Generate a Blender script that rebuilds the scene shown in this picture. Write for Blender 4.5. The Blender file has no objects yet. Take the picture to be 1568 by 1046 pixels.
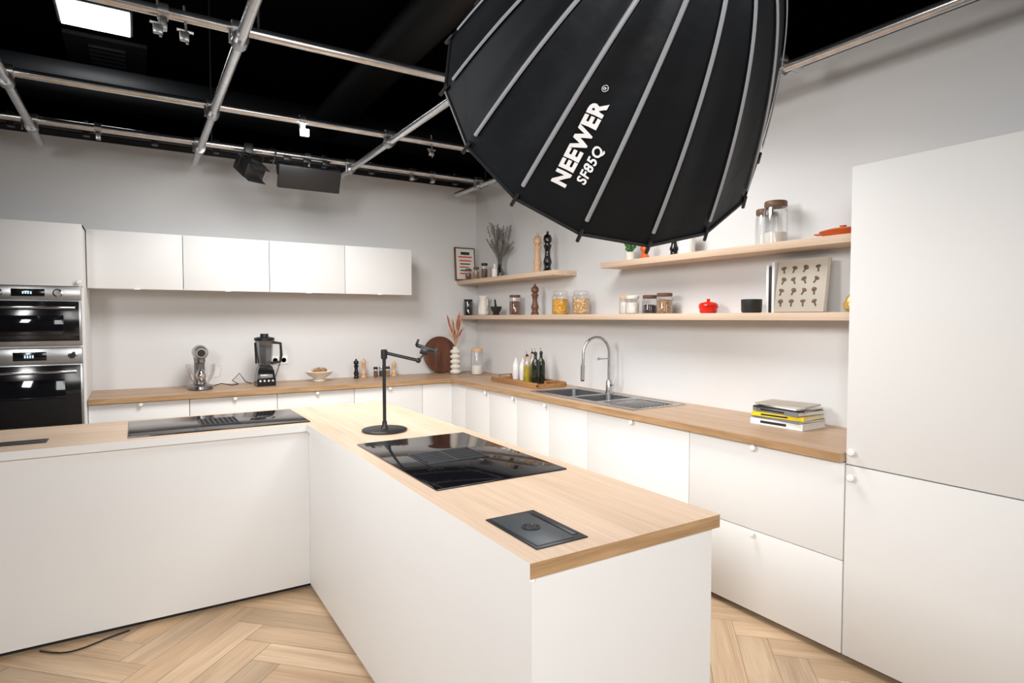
import bpy, bmesh, math, random
from mathutils import Vector, Matrix
random.seed(7)
scene = bpy.context.scene
scene.view_settings.view_transform = 'Standard'
scene.view_settings.exposure = 0.0

# ------------------------------------------------------------------ materials
def nt(name):
    m = bpy.data.materials.new(name); m.use_nodes = True
    t = m.node_tree; b = t.nodes['Principled BSDF']
    return m, t, b
def setc(b, col, rough=.5, metal=0., spec=None, coat=0.):
    b.inputs['Base Color'].default_value = (*col, 1)
    b.inputs['Roughness'].default_value = rough
    b.inputs['Metallic'].default_value = metal
    if spec is not None: b.inputs['Specular IOR Level'].default_value = spec
    if coat: b.inputs['Coat Weight'].default_value = coat
def plain(name, col, rough=.5, metal=0., spec=None, var=.06, scale=6., bump=0., bscale=60., coat=0.):
    m, t, b = nt(name); setc(b, col, rough, metal, spec, coat)
    tc = t.nodes.new('ShaderNodeTexCoord')
    n = t.nodes.new('ShaderNodeTexNoise'); n.inputs['Scale'].default_value = scale
    n.inputs['Detail'].default_value = 4
    t.links.new(tc.outputs['Object'], n.inputs['Vector'])
    r = t.nodes.new('ShaderNodeValToRGB')
    r.color_ramp.elements[0].position = .3; r.color_ramp.elements[1].position = .7
    r.color_ramp.elements[0].color = (*[c*(1-var) for c in col], 1)
    r.color_ramp.elements[1].color = (*[min(1, c*(1+var*.5)) for c in col], 1)
    t.links.new(n.outputs['Fac'], r.inputs['Fac'])
    t.links.new(r.outputs['Color'], b.inputs['Base Color'])
    if bump:
        n2 = t.nodes.new('ShaderNodeTexNoise'); n2.inputs['Scale'].default_value = bscale
        t.links.new(tc.outputs['Object'], n2.inputs['Vector'])
        bp = t.nodes.new('ShaderNodeBump'); bp.inputs['Strength'].default_value = bump
        bp.inputs['Distance'].default_value = .01
        t.links.new(n2.outputs['Fac'], bp.inputs['Height'])
        t.links.new(bp.outputs['Normal'], b.inputs['Normal'])
    return m
def wood(name, c1, c2, axis=1, rough=.45, cs=9., ls=.7, uv=False):
    m, t, b = nt(name); setc(b, c1, rough)
    tc = t.nodes.new('ShaderNodeTexCoord')
    mp = t.nodes.new('ShaderNodeMapping')
    s = [cs, cs, cs]; s[axis] = ls
    mp.inputs['Scale'].default_value = s
    t.links.new(tc.outputs['UV' if uv else 'Object'], mp.inputs['Vector'])
    n = t.nodes.new('ShaderNodeTexNoise'); n.inputs['Scale'].default_value = 1.
    n.inputs['Detail'].default_value = 6; n.inputs['Distortion'].default_value = .8
    t.links.new(mp.outputs['Vector'], n.inputs['Vector'])
    mp2 = t.nodes.new('ShaderNodeMapping')
    s = [cs*14]*3; s[axis] = ls*3
    mp2.inputs['Scale'].default_value = s
    t.links.new(tc.outputs['UV' if uv else 'Object'], mp2.inputs['Vector'])
    n2 = t.nodes.new('ShaderNodeTexNoise'); n2.inputs['Scale'].default_value = 1.
    n2.inputs['Detail'].default_value = 3
    t.links.new(mp2.outputs['Vector'], n2.inputs['Vector'])
    mx = t.nodes.new('ShaderNodeMix'); mx.data_type = 'FLOAT'
    mx.inputs[0].default_value = .4
    t.links.new(n.outputs['Fac'], mx.inputs[2]); t.links.new(n2.outputs['Fac'], mx.inputs[3])
    r = t.nodes.new('ShaderNodeValToRGB')
    r.color_ramp.elements[0].position = .36; r.color_ramp.elements[1].position = .62
    r.color_ramp.elements[0].color = (*c2, 1); r.color_ramp.elements[1].color = (*c1, 1)
    t.links.new(mx.outputs[0], r.inputs['Fac'])
    if uv:
        at = t.nodes.new('ShaderNodeAttribute'); at.attribute_name = 'pc'
        m2 = t.nodes.new('ShaderNodeMix'); m2.data_type = 'RGBA'; m2.blend_type = 'MULTIPLY'
        m2.inputs[0].default_value = 1.
        t.links.new(r.outputs['Color'], m2.inputs[6]); t.links.new(at.outputs['Color'], m2.inputs[7])
        t.links.new(m2.outputs[2], b.inputs['Base Color'])
    else:
        t.links.new(r.outputs['Color'], b.inputs['Base Color'])
    return m
def glassm(name, tint=(1, 1, 1), refl=.10):
    m = bpy.data.materials.new(name); m.use_nodes = True
    t = m.node_tree; t.nodes.clear()
    o = t.nodes.new('ShaderNodeOutputMaterial')
    tr = t.nodes.new('ShaderNodeBsdfTransparent'); tr.inputs['Color'].default_value = (*tint, 1)
    g = t.nodes.new('ShaderNodeBsdfGlossy'); g.inputs['Roughness'].default_value = .03
    lw = t.nodes.new('ShaderNodeLayerWeight'); lw.inputs['Blend'].default_value = .35
    mr = t.nodes.new('ShaderNodeMapRange'); mr.inputs[3].default_value = refl*.4; mr.inputs[4].default_value = .65
    t.links.new(lw.outputs['Facing'], mr.inputs[0])
    mx = t.nodes.new('ShaderNodeMixShader')
    t.links.new(mr.outputs[0], mx.inputs[0]); t.links.new(tr.outputs[0], mx.inputs[1]); t.links.new(g.outputs[0], mx.inputs[2])
    t.links.new(mx.outputs[0], o.inputs['Surface'])
    return m
def emis(name, col, s):
    m, t, b = nt(name); setc(b, (.9, .9, .9), .6)
    b.inputs['Emission Color'].default_value = (*col, 1); b.inputs['Emission Strength'].default_value = s
    return m
def speck(name, c1, c2, scale=40., rough=.6):
    m, t, b = nt(name); setc(b, c1, rough)
    tc = t.nodes.new('ShaderNodeTexCoord')
    v = t.nodes.new('ShaderNodeTexVoronoi'); v.inputs['Scale'].default_value = scale
    t.links.new(tc.outputs['Object'], v.inputs['Vector'])
    r = t.nodes.new('ShaderNodeValToRGB')
    r.color_ramp.elements[0].position = .2; r.color_ramp.elements[1].position = .6
    r.color_ramp.elements[0].color = (*c1, 1); r.color_ramp.elements[1].color = (*c2, 1)
    t.links.new(v.outputs['Distance'], r.inputs['Fac']); t.links.new(r.outputs['Color'], b.inputs['Base Color'])
    bp = t.nodes.new('ShaderNodeBump'); bp.inputs['Strength'].default_value = .6; bp.inputs['Distance'].default_value = .005
    bp.invert = True
    t.links.new(v.outputs['Distance'], bp.inputs['Height']); t.links.new(bp.outputs['Normal'], b.inputs['Normal'])
    return m

M = {}
M['wall'] = plain('wall_paint', (.71, .705, .70), .75, var=.02, scale=1.5, bump=.05, bscale=200)
M['wallg'] = plain('wall_paint_grey', (.14, .14, .145), .8, var=.05, scale=1.5)
M['black'] = plain('studio_black', (.004, .004, .005), .9, spec=.1, var=.4, scale=1)
M['cab'] = plain('white_cabinet', (.775, .77, .755), .5, spec=.35, var=.01, scale=2)
M['cabin'] = plain('carcass_shaded', (.12, .115, .11), .7)  # carcass darkened, the shade behind door gaps is put into its colour
M['white'] = plain('white_plastic', (.85, .84, .82), .35, var=.02)
M['plinthw'] = plain('plinth_white_shaded', (.22, .16, .11), .7)  # white plinth, its toe-kick shade put into this brown
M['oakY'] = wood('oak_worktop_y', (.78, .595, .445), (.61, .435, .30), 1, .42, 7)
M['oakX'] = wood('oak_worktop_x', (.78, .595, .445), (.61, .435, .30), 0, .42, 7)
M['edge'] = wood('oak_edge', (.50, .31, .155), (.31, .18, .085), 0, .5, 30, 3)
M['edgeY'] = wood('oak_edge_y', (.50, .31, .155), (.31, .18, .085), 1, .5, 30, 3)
M['oakbX'] = wood('oak_back_x_shaded', (.52, .345, .22), (.37, .23, .135), 0, .42, 9)  # worktop oak darkened, the back wall's weaker light put into the colour
M['oakbY'] = wood('oak_back_y_shaded', (.60, .42, .285), (.44, .29, .18), 1, .42, 9)  # same oak, less darkened since the right run is lit brighter
M['shelf'] = wood('oak_shelf', (.68, .52, .39), (.56, .405, .285), 1, .5, 12)
M['floor'] = wood('oak_parquet', (.76, .55, .36), (.54, .36, .215), 0, .4, 12, 1.2, uv=True)
M['grout'] = plain('parquet_joint', (.22, .13, .07), .8)
M['hob'] = plain('hob_glass', (.006, .006, .008), .05, spec=.5, var=.1)
M['vent'] = plain('vent_black', (.004, .004, .005), .6, spec=.2)
M['slat'] = plain('vent_slat', (.06, .064, .07), .35)
M['sock'] = plain('socket_plate', (.045, .055, .065), .42)
M['sock2'] = plain('socket_dark', (.012, .014, .017), .4)
M['blk'] = plain('black_plastic', (.010, .010, .011), .4)
M['blkgl'] = plain('black_gloss', (.008, .008, .009), .12)
M['steel'] = plain('brushed_steel', (.50, .50, .50), .28, metal=1., var=.08, scale=30)
M['steeld'] = plain('steel_dark', (.30, .30, .31), .3, metal=1.)
M['chrome'] = plain('chrome', (.72, .72, .74), .12, metal=1.)
M['pipe'] = plain('scaffold_aluminium', (.62, .62, .63), .24, metal=.95, var=.15, scale=25)
M['clamp'] = plain('clamp_steel', (.42, .42, .42), .3, metal=.9, var=.2, scale=30)
M['fabric'] = plain('softbox_fabric', (.0042, .0055, .0075), .55, spec=.22, var=.3, scale=9, bump=.25, bscale=18)
M['ribtape'] = plain('rib_tape', (.27, .28, .30), .5)
M['logo'] = plain('logo_print', (.82, .82, .83), .6)
M['diff'] = emis('diffuser_cloth', (1, .985, .97), 4.8)
M['led'] = emis('led_panel_glow', (.95, .98, 1), 14.)
M['glass'] = glassm('clear_glass')
M['smoke'] = glassm('smoke_glass', (.35, .36, .37), .2)
M['oil'] = plain('olive_oil', (.42, .33, .02), .1, var=.1)
M['darkoil'] = plain('dark_vinegar', (.015, .02, .012), .1)
M['walnut'] = wood('walnut', (.16, .06, .03), (.07, .025, .012), 2, .4, 12)
M['acacia'] = wood('acacia', (.42, .22, .09), (.25, .11, .04), 1, .4, 14)
M['beech'] = wood('beech', (.70, .46, .27), (.60, .36, .19), 2, .4, 14)
M['brown'] = plain('brown_wood_lid', (.14, .07, .035), .5)
M['cream'] = plain('cream_ceramic', (.78, .74, .66), .4)
M['yellow'] = speck('pasta_yellow', (.85, .50, .06), (.55, .25, .02), 60)
M['pasta'] = speck('pasta_shells', (.80, .58, .33), (.45, .26, .10), 55)
M['beans'] = speck('beans', (.30, .13, .06), (.10, .035, .02), 70)
M['seeds'] = speck('grain', (.55, .36, .20), (.25, .13, .06), 110)
M['flour'] = plain('flour', (.80, .76, .70), .9)
M['darkc'] = speck('dark_seeds', (.10, .07, .06), (.03, .02, .02), 110)
M['red'] = plain('red_enamel', (.70, .02, .01), .2, var=.05)
M['orange'] = plain('terracotta_enamel', (.62, .11, .02), .25)
M['green'] = plain('plant_green', (.07, .20, .05), .6, var=.4, scale=40)
M['sage'] = plain('dried_lavender', (.20, .19, .17), .8, var=.3, scale=60)
M['pampas'] = plain('dried_red_flower', (.48, .15, .10), .8, var=.4, scale=50)
M['straw'] = plain('dried_straw', (.62, .46, .28), .8, var=.3, scale=50)
M['paper'] = plain('book_pages', (.80, .77, .71), .7, var=.1, scale=120)
M['bookw'] = plain('book_white', (.82, .82, .82), .45)
M['booky'] = plain('book_yellow', (.85, .62, .02), .45)
M['bookg'] = plain('book_grey', (.20, .21, .22), .45)
M['bookb'] = plain('book_beige', (.48, .43, .36), .5)
M['bookd'] = plain('book_black', (.02, .02, .02), .45)
M['mush'] = plain('mushroom_print', (.13, .075, .04), .6, var=.4, scale=60)
M['gold'] = plain('brass_pear', (.60, .38, .10), .3, metal=.3)
M['dblue'] = emis('display_blue', (.1, .5, .8), 1.2)
M['grille'] = plain('ceiling_grille', (.06, .065, .07), .6)
M['duct'] = plain('ceiling_duct', (.012, .013, .015), .6)
M['plinth_b'] = plain('shadow_gap', (.02, .018, .016), .8)

# ------------------------------------------------------------------ mesh builder
class MB:
    def __init__(s, name):
        s.name = name; s.v = []; s.f = []; s.m = []; s.s = []; s.mats = []
    def mi(s, k):
        if k not in s.mats: s.mats.append(k)
        return s.mats.index(k)
    def add(s, vs, fs, k, smooth=False, T=None):
        o = len(s.v); i = s.mi(k)
        for v in vs:
            v = Vector(v)
            if T is not None: v = T @ v
            s.v.append(v)
        for f in fs:
            s.f.append([o+j for j in f]); s.m.append(i); s.s.append(smooth)
        return s
    def box(s, x0, y0, z0, x1, y1, z1, k, bev=0., T=None, seg=2):
        bm = bmesh.new()
        bmesh.ops.create_cube(bm, size=1)
        for v in bm.verts:
            v.co = Vector(((x0+x1)/2+v.co.x*(x1-x0), (y0+y1)/2+v.co.y*(y1-y0), (z0+z1)/2+v.co.z*(z1-z0)))
        if bev:
            bmesh.ops.bevel(bm, geom=bm.edges[:], offset=bev, segments=seg, profile=.5, affect='EDGES')
        bm.normal_update(); bm.verts.index_update()
        s.add([v.co.copy() for v in bm.verts], [[v.index for v in f.verts] for f in bm.faces], k, False, T)
        bm.free(); return s
    def lathe(s, c, prof, k, seg=28, T=None, smooth=True, sx=1., sy=1., capb=True, capt=True):
        vs = []; fs = []
        n = len(prof)
        for (r, z) in prof:
            for j in range(seg):
                a = 2*math.pi*j/seg
                vs.append((c[0]+r*sx*math.cos(a), c[1]+r*sy*math.sin(a), c[2]+z))
        for i in range(n-1):
            for j in range(seg):
                fs.append([i*seg+j, i*seg+(j+1) % seg, (i+1)*seg+(j+1) % seg, (i+1)*seg+j])
        if capb and prof[0][0] > 1e-5: fs.append(list(range(seg))[::-1])
        if capt and prof[-1][0] > 1e-5: fs.append([(n-1)*seg+j for j in range(seg)])
        s.add(vs, fs, k, smooth, T); return s
    def cyl(s, c, r, h, k, seg=28, T=None, b=.0):
        if b: s.lathe(c, [(r-b, 0), (r, b), (r, h-b), (r-b, h)], k, seg, T)
        else: s.lathe(c, [(r, 0), (r, h)], k, seg, T)
        return s
    def tube(s, pts, r, k, seg=10, rs=None):
        pts = [Vector(p) for p in pts]; vs = []; fs = []
        t0 = (pts[1]-pts[0]).normalized()
        up = Vector((0, 0, 1)) if abs(t0.z) < .9 else Vector((1, 0, 0))
        nrm = (up-t0*up.dot(t0)).normalized()
        for i, p in enumerate(pts):
            if i == 0: t = pts[1]-pts[0]
            elif i == len(pts)-1: t = pts[-1]-pts[-2]
            else: t = (pts[i+1]-pts[i]).normalized()+(pts[i]-pts[i-1]).normalized()
            t.normalize()
            nrm = (nrm-t*nrm.dot(t)).normalized(); bn = t.cross(nrm)
            rr = rs[i] if rs else r
            for j in range(seg):
                a = 2*math.pi*j/seg
                vs.append(p+(nrm*math.cos(a)+bn*math.sin(a))*rr)
        for i in range(len(pts)-1):
            for j in range(seg):
                fs.append([i*seg+j, i*seg+(j+1) % seg, (i+1)*seg+(j+1) % seg, (i+1)*seg+j])
        fs.append(list(range(seg))[::-1]); fs.append([(len(pts)-1)*seg+j for j in range(seg)])
        s.add(vs, fs, k, True); return s
    def ball(s, c, r, k, sx=1, sy=1, sz=1, seg=20, T=None):
        n = 12
        prof = [(r*math.sin(math.pi*i/n), -r*sz*math.cos(math.pi*i/n)) for i in range(n+1)]
        prof[0] = (1e-4, prof[0][1]); prof[-1] = (1e-4, prof[-1][1])
        s.lathe(c, prof, k, seg, T, True, sx, sy); return s
    def done(s, parent=None):
        me = bpy.data.meshes.new(s.name)
        me.from_pydata([tuple(v) for v in s.v], [], s.f)
        for k in s.mats: me.materials.append(M[k])
        me.polygons.foreach_set('material_index', s.m)
        me.polygons.foreach_set('use_smooth', s.s)
        me.update()
        try: me.set_sharp_from_angle(angle=math.radians(38))
        except Exception: pass
        o = bpy.data.objects.new(s.name, me); scene.collection.objects.link(o)
        if parent: o.parent = parent
        return o
def empty(name):
    e = bpy.data.objects.new(name, None); scene.collection.objects.link(e); return e
def rotT(c, axis, deg):
    return Matrix.Translation(c) @ Matrix.Rotation(math.radians(deg), 4, axis) @ Matrix.Translation(-Vector(c))

XW, YW, ZC = 3.18, 5.83, .92

# ------------------------------------------------------------------ room shell
w = MB('wall_back'); w.box(-3.6, YW, 0, 3.28, YW+.1, 2.925, 'wall'); w.done()
w = MB('wall_right'); w.box(XW, -3.1, 0, XW+.1, YW, 2.925, 'wall'); w.done()
w = MB('wall_left'); w.box(-3.6, -3.1, 0, -3.5, YW, 2.925, 'wallg'); w.done()
w = MB('wall_front'); w.box(-3.5, -3.1, 0, XW, -3.0, 2.925, 'wallg'); w.done()
w = MB('trim_top')
w.box(-3.6, YW-.012, 2.90, XW, YW+.11, 2.945, 'blk'); w.box(XW-.012, -3.1, 2.90, XW+.11, YW, 2.945, 'blk'); w.done()
for nm, b in (('wall_studio_back', (-5, 12, 0, 8, 12.1, 4.6)), ('wall_studio_right', (8, -4, 0, 8.1, 12, 4.6)),
              ('wall_studio_left', (-5.1, -4, 0, -5, 12, 4.6)), ('wall_studio_front', (-5, -4.1, 0, 8, -4, 4.6))):
    w = MB(nm); w.box(*b, 'black'); w.done()
w = MB('ceiling'); w.box(-5.1, -4.1, 4.6, 8.1, 12.1, 4.7, 'black'); w.done()

# floor - herringbone parquet
def floor():
    W_, n = .14, 5
    planks = []
    R = 75
    for k in range(-R, R):
        for mm in range(-12, 12):
            planks.append((k+2*n*mm, k, n, 1, 0))
            planks.append((k, k-2*n+1+2*n*mm, 1, n, 1))
    vs = []; fs = []; uv = []; col = []; mi = []
    ca, sa = math.cos(math.radians(45)), math.sin(math.radians(45))
    seen = set()
    for (x, y, lx, ly, o) in planks:
        if (x, y, o) in seen: continue
        seen.add((x, y, o))
        cx, cy = (x+lx/2)*W_, (y+ly/2)*W_
        wx, wy = cx*ca-cy*sa, cx*sa+cy*ca+2.
        if not (-3.7 < wx < 3.35 and -3.1 < wy < 5.9): continue
        g = .0009
        c = [((x)*W_+g, y*W_+g), ((x+lx)*W_-g, y*W_+g), ((x+lx)*W_-g, (y+ly)*W_-g), (x*W_+g, (y+ly)*W_-g)]
        b = len(vs)
        for (a, d) in c: vs.append((a*ca-d*sa, a*sa+d*ca+2., 0.))
        fs.append([b, b+1, b+2, b+3]); mi.append(0)
        u0, v0 = random.random()*40, random.random()*40
        L = n*W_
        if o == 0: q = [(0, 0), (L, 0), (L, W_), (0, W_)]
        else: q = [(0, W_), (0, 0), (L, 0), (L, W_)]
        for a in q: uv.append((u0+a[0], v0+a[1]))
        t = random.uniform(.78, 1.08); h = random.uniform(-.03, .03)
        for _ in range(4): col.append((t*(1+h), t, t*(1-h), 1))
    b = len(vs)
    vs += [(-5, -4, -.002), (8, -4, -.002), (8, 12, -.002), (-5, 12, -.002)]
    fs.append([b, b+1, b+2, b+3]); mi.append(1)
    for _ in range(4): uv.append((0, 0)); col.append((1, 1, 1, 1))
    me = bpy.data.meshes.new('floor'); me.from_pydata(vs, [], fs)
    me.materials.append(M['floor']); me.materials.append(M['grout'])
    me.polygons.foreach_set('material_index', mi)
    ul = me.uv_layers.new(name='UVMap')
    for i, a in enumerate(uv): ul.data[i].uv = a
    ca_ = me.color_attributes.new('pc', 'FLOAT_COLOR', 'CORNER')
    for i, a in enumerate(col): ca_.data[i].color = a
    o = bpy.data.objects.new('floor', me); scene.collection.objects.link(o)
floor()

# ceiling fittings
o = MB('ceiling_led_panel')
o.box(-.62, 7.12, 4.52, .03, 7.76, 4.6, 'grille', .005); o.box(-.59, 7.15, 4.51, 0, 7.73, 4.53, 'led'); o.done()
o = MB('ceiling_air_vent')
o.box(-.62, 8.1, 4.56, .16, 10.9, 4.6, 'grille')
for (a, b) in ((8.3, 9.3), (9.6, 10.6)):
    for i in range(9):
        y = a+(b-a)*i/8
        o.box(-.4, y, 4.535, -.05, y+.05, 4.56, 'grille')
o.done()
o = MB('ceiling_duct')
o.tube([(-4.5, 8.3, 4.1), (7.5, 8.3, 4.1)], .22, 'duct', 16); o.tube([(2.2, -3, 4.1), (2.2, 11.5, 4.1)], .2, 'duct', 16); o.done()

# ------------------------------------------------------------------ scaffold grid
ZP = 2.80; PR = .024
o = MB('scaffold_grid')
XS = [-1.65, -.56, .42, 1.55, 2.77]; YS = [-.3, .8, 1.9, 2.99, 4.13, 5.04]
for y in YS: o.tube([(-3.3, y, ZP), (2.95, y, ZP)], PR, 'pipe', 16)
for x in XS: o.tube([(x, -2.8, ZP-.05), (x, 5.5, ZP-.05)], PR, 'pipe', 16)
for x in XS:
    for y in YS:
        o.tube([(x-.035, y, ZP), (x+.035, y, ZP)], PR+.012, 'clamp', 14)
        o.tube([(x, y-.035, ZP-.05), (x, y+.035, ZP-.05)], PR+.012, 'clamp', 14)
        o.box(x-.028, y-.028, ZP-.045, x+.028, y+.028, ZP-.005, 'clamp', .004)
        o.tube([(x+.03, y+.04, ZP+.03), (x+.06, y+.045, ZP+.03)], .007, 'clamp', 8)
        o.tube([(x-.045, y-.03, ZP-.08), (x-.045, y-.03, ZP-.02)], .006, 'clamp', 8)
for x in (-1.65, .42, 2.77):
    for y in (-.3, 2.99, 5.04):
        o.tube([(x+.08, y, ZP), (x+.08, y, 4.6)], .006, 'duct', 6)
for (x, y) in ((.95, 4.13), (.12, 2.99), (-.2, 5.04), (1.2, 5.04), (2.1, 5.04), (2.3, 5.04)):
    o.tube([(x-.02, y, ZP), (x+.02, y, ZP)], PR+.01, 'clamp', 12)
    o.box(x-.015, y-.02, ZP-.075, x+.015, y+.02, ZP-.02, 'clamp', .003)
    o.tube([(x, y-.05, ZP-.06), (x, y+.05, ZP-.06)], .006, 'clamp', 8)
o.box(.93, 4.09, 2.69, .985, 4.11, 2.74, 'white', .003)
for (x, y) in ((.10, 2.98), (.20, 3.0), (1.87, 4.12)):
    o.tube([(x, y, ZP+.05), (x+.01, y, ZP-.11)], .006, 'clamp', 8)
    o.box(x-.018, y-.012, ZP-.10, x+.018, y+.012, ZP-.06, 'clamp', .004)
    o.tube([(x-.03, y, ZP-.055), (x+.035, y+.01, ZP-.055)], .007, 'clamp', 8)
o.done()
o = MB('curtain_rail')
o.tube([(-3.3, 5.3, 2.84), (2.9, 5.3, 2.84)], .018, 'blk', 10)
for i in range(14):
    x = -2.8+i*.42; o.box(x-.02, 5.27, 2.80, x+.02, 5.33, 2.9, 'blk', .003)
o.done()

def barn_lamp(x, y, zt, ang):
    o = MB('studio_spotlight')
    o.tube([(x, y, ZP-.02), (x, y, zt+.06)], .008, 'blk', 8)
    o.box(x-.03, y-.03, ZP-.05, x+.03, y+.03, ZP+.03, 'blk', .004)
    T = rotT((x, y, zt), 'Z', ang) @ rotT((x, y, zt), 'X', 35)
    o.tube([T @ Vector((x-.09, y, zt)), T @ Vector((x-.09, y, zt+.1)), T @ Vector((x+.09, y, zt+.1)), T @ Vector((x+.09, y, zt))], .006, 'blk', 6)
    o.box(x-.08, y-.10, zt-.06, x+.08, y+.07, zt+.06, 'blk', .01, T)
    o.box(x-.07, y-.16, zt+.05, x+.07, y-.09, zt+.056, 'blk', 0, T)
    o.box(x-.07, y-.16, zt-.056, x+.07, y-.09, zt-.05, 'blk', 0, T)
    o.tube([(x+.05, y, zt-.02), (x+.1, y, zt-.1), (x+.16, y, zt-.02), (x+.2, y, ZP)], .005, 'blk', 6)
    o.done()
barn_lamp(.75, 5.0, 2.66, 25)
o = MB('led_light_panel')
T = rotT((1.18, 4.95, 2.62), 'X', 25)
o.box(.95, 4.92, 2.52, 1.43, 4.97, 2.70, 'blk', .006, T)
o.box(.96, 4.97, 2.53, 1.42, 5.0, 2.69, 'vent', .006, T)
o.tube([(1.18, 5.04, ZP), (1.18, 4.97, 2.66)], .012, 'blk', 8)
o.tube([(.95, 4.95, 2.62), (.95, 5.0, 2.74), (1.43, 5.0, 2.74), (1.43, 4.95, 2.62)], .008, 'blk', 8)
for x in (1.0, 1.15, 1.3): o.box(x, 4.97, 2.74, x+.06, 5.02, 2.77, 'blk', .004)
o.done()

# ------------------------------------------------------------------ softbox
def softbox():
    root = empty('studio_softbox')
    C = Vector((1.041, 1.193, 2.057))
    az, el = 1.279, -.416
    n = Vector((math.cos(el)*math.cos(az), math.cos(el)*math.sin(az), math.sin(el)))
    D = .512; R = .425; N = 16; PW = .558; R0 = .135; A0 = 3.069
    zax = -n
    xax = Vector((1, 0, 0)); xax = (xax-zax*xax.dot(zax)).normalized(); yax = zax.cross(xax)
    def prof(t):
        return R*(R0+(1-R0)*max(t, 0)**PW), D*(1-t)
    def P(t, a, off=0.):
        r, h = prof(t)
        seg = 2*math.pi/N; loc = ((a-A0+1e-6) % seg)-seg/2
        rr = r*math.cos(seg/2)/math.cos(loc)
        rr -= .010*math.cos(loc/(seg/2)*math.pi/2)**2*math.sin(math.pi*min(t, 1))
        rr += off
        return C+xax*(rr*math.cos(a))+yax*(rr*math.sin(a))+zax*(h+off*.5)
    nt_, sub = 30, 8
    vs = []; fs = []
    for i in range(nt_+1):
        t = (i/nt_)**1.5
        for j in range(N*sub):
            vs.append(P(t, A0+2*math.pi*j/(N*sub)))
    S = N*sub
    for i in range(nt_):
        for j in range(S):
            fs.append([i*S+j, i*S+(j+1) % S, (i+1)*S+(j+1) % S, (i+1)*S+j])
    m = MB('fabric_shell'); m.add(vs, fs, 'fabric', True)
    m.done(root)
    m = MB('ribs')
    for k in range(N):
        a = A0+2*math.pi*k/N
        vs = []; fs = []
        wdt = .005
        L = 30
        for i in range(L+1):
            t = .01+(.93-.01)*(i/L)**1.4
            p = P(t, a, .003); tang = (-xax*math.sin(a)+yax*math.cos(a))
            rad = (xax*math.cos(a)+yax*math.sin(a))
            vs += [p-tang*wdt, p-tang*wdt*.5+rad*.003, p+tang*wdt*.5+rad*.003, p+tang*wdt]
        for i in range(L):
            for q in range(3): fs.append([i*4+q, i*4+q+1, i*4+5+q, i*4+4+q])
        m.add(vs, fs, 'ribtape', True)
        p1 = P(.97, a, .004); p2 = P(1., a, .012)-zax*.02
        m.tube([p1, p2], .0045, 'blk', 8)
    m.done(root)
    m = MB('rim_band')
    pts = [P(1., A0+2*math.pi*j/S, .002) for j in range(S+1)]
    m.tube(pts, .004, 'blk', 6)
    m.done(root)
    m = MB('front_diffuser')
    vs = [C+zax*.04]; fs = []
    for j in range(S):
        a = A0+2*math.pi*j/S
        q = P(.95, a, -.006); vs.append(q)
    for j in range(S): fs.append([0, 1+(j+1) % S, 1+j])
    m.add(vs, fs, 'diff'); m.done(root)
    Tm = Matrix((( xax.x, yax.x, zax.x, C.x), (xax.y, yax.y, zax.y, C.y), (xax.z, yax.z, zax.z, C.z), (0, 0, 0, 1)))
    m = MB('lamp_head')
    m.lathe((0, 0, D-.02), [(.05, 0), (.065, 0), (.07, .01), (.07, .03), (.058, .045), (.055, .22), (.045, .24)], 'blk', 28, Tm)
    top = C+zax*(D+.12)
    m.tube([top, top+Vector((.09, 0, 0)), (top.x+.09, .8, 2.72), (top.x+.09, .8, 2.775)], .011, 'blk', 10)
    m.done(root)
    def text(body, size, ang_k, tc, across, bold, nm):
        cu = bpy.data.curves.new(nm, 'FONT'); cu.body = body; cu.size = size; cu.align_x = 'CENTER'; cu.align_y = 'CENTER'
        cu.offset = bold; cu.space_character = 1.08; cu.resolution_u = 3
        ob = bpy.data.objects.new(nm, cu); scene.collection.objects.link(ob)
        dg = bpy.context.evaluated_depsgraph_get(); dg.update()
        me = bpy.data.meshes.new_from_object(ob.evaluated_get(dg))
        bm = bmesh.new(); bm.from_mesh(me)
        bmesh.ops.triangulate(bm, faces=bm.faces[:])
        for _ in range(2):
            bmesh.ops.subdivide_edges(bm, edges=[e for e in bm.edges if e.calc_length() > .02], cuts=1)
        bmesh.ops.triangulate(bm, faces=bm.faces[:])
        bm.verts.index_update()
        a = A0+2*math.pi*(ang_k+.5)/N
        m = MB(nm); vs = []
        def merid(sl):
            t = tc; step = -.001 if sl > 0 else .001; acc = 0; r0, h0 = prof(t)
            while acc < abs(sl):
                t += step; r1, h1 = prof(t); acc += math.hypot(r1-r0, h1-h0); r0, h0 = r1, h1
            return t
        cache = {}
        for v in bm.verts:
            key = round(v.co.x, 3)
            if key not in cache: cache[key] = merid(v.co.x)
            t = cache[key]; r, h = prof(t)
            aa = a-(v.co.y+across)/r
            vs.append(P(t, aa, .004))
        m.add(vs, [[v.index for v in f.verts] for f in bm.faces], 'logo')
        bm.free(); m.done(root)
        bpy.data.objects.remove(ob)
    text('NEEWER', .046, 2, .69, .012, .0022, 'logo_text')
    text('SF85Q', .030, 2, .73, -.029, .0008, 'model_text')
    text('\u00ae', .018, 2, .475, .018, 0, 'mark_text')
softbox()

# ------------------------------------------------------------------ knob helper
def knob(o, p, d):
    T = Matrix.Translation(p) @ (Matrix.Rotation(math.radians(-90), 4, 'Y') if d == 'x' else Matrix.Rotation(math.radians(90), 4, 'X'))
    o.lathe((0, 0, 0), [(.006, 0), (.006, .012), (.014, .016), (.016, .022), (.012, .027), (.001, .028)], 'white', 20, T)

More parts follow.
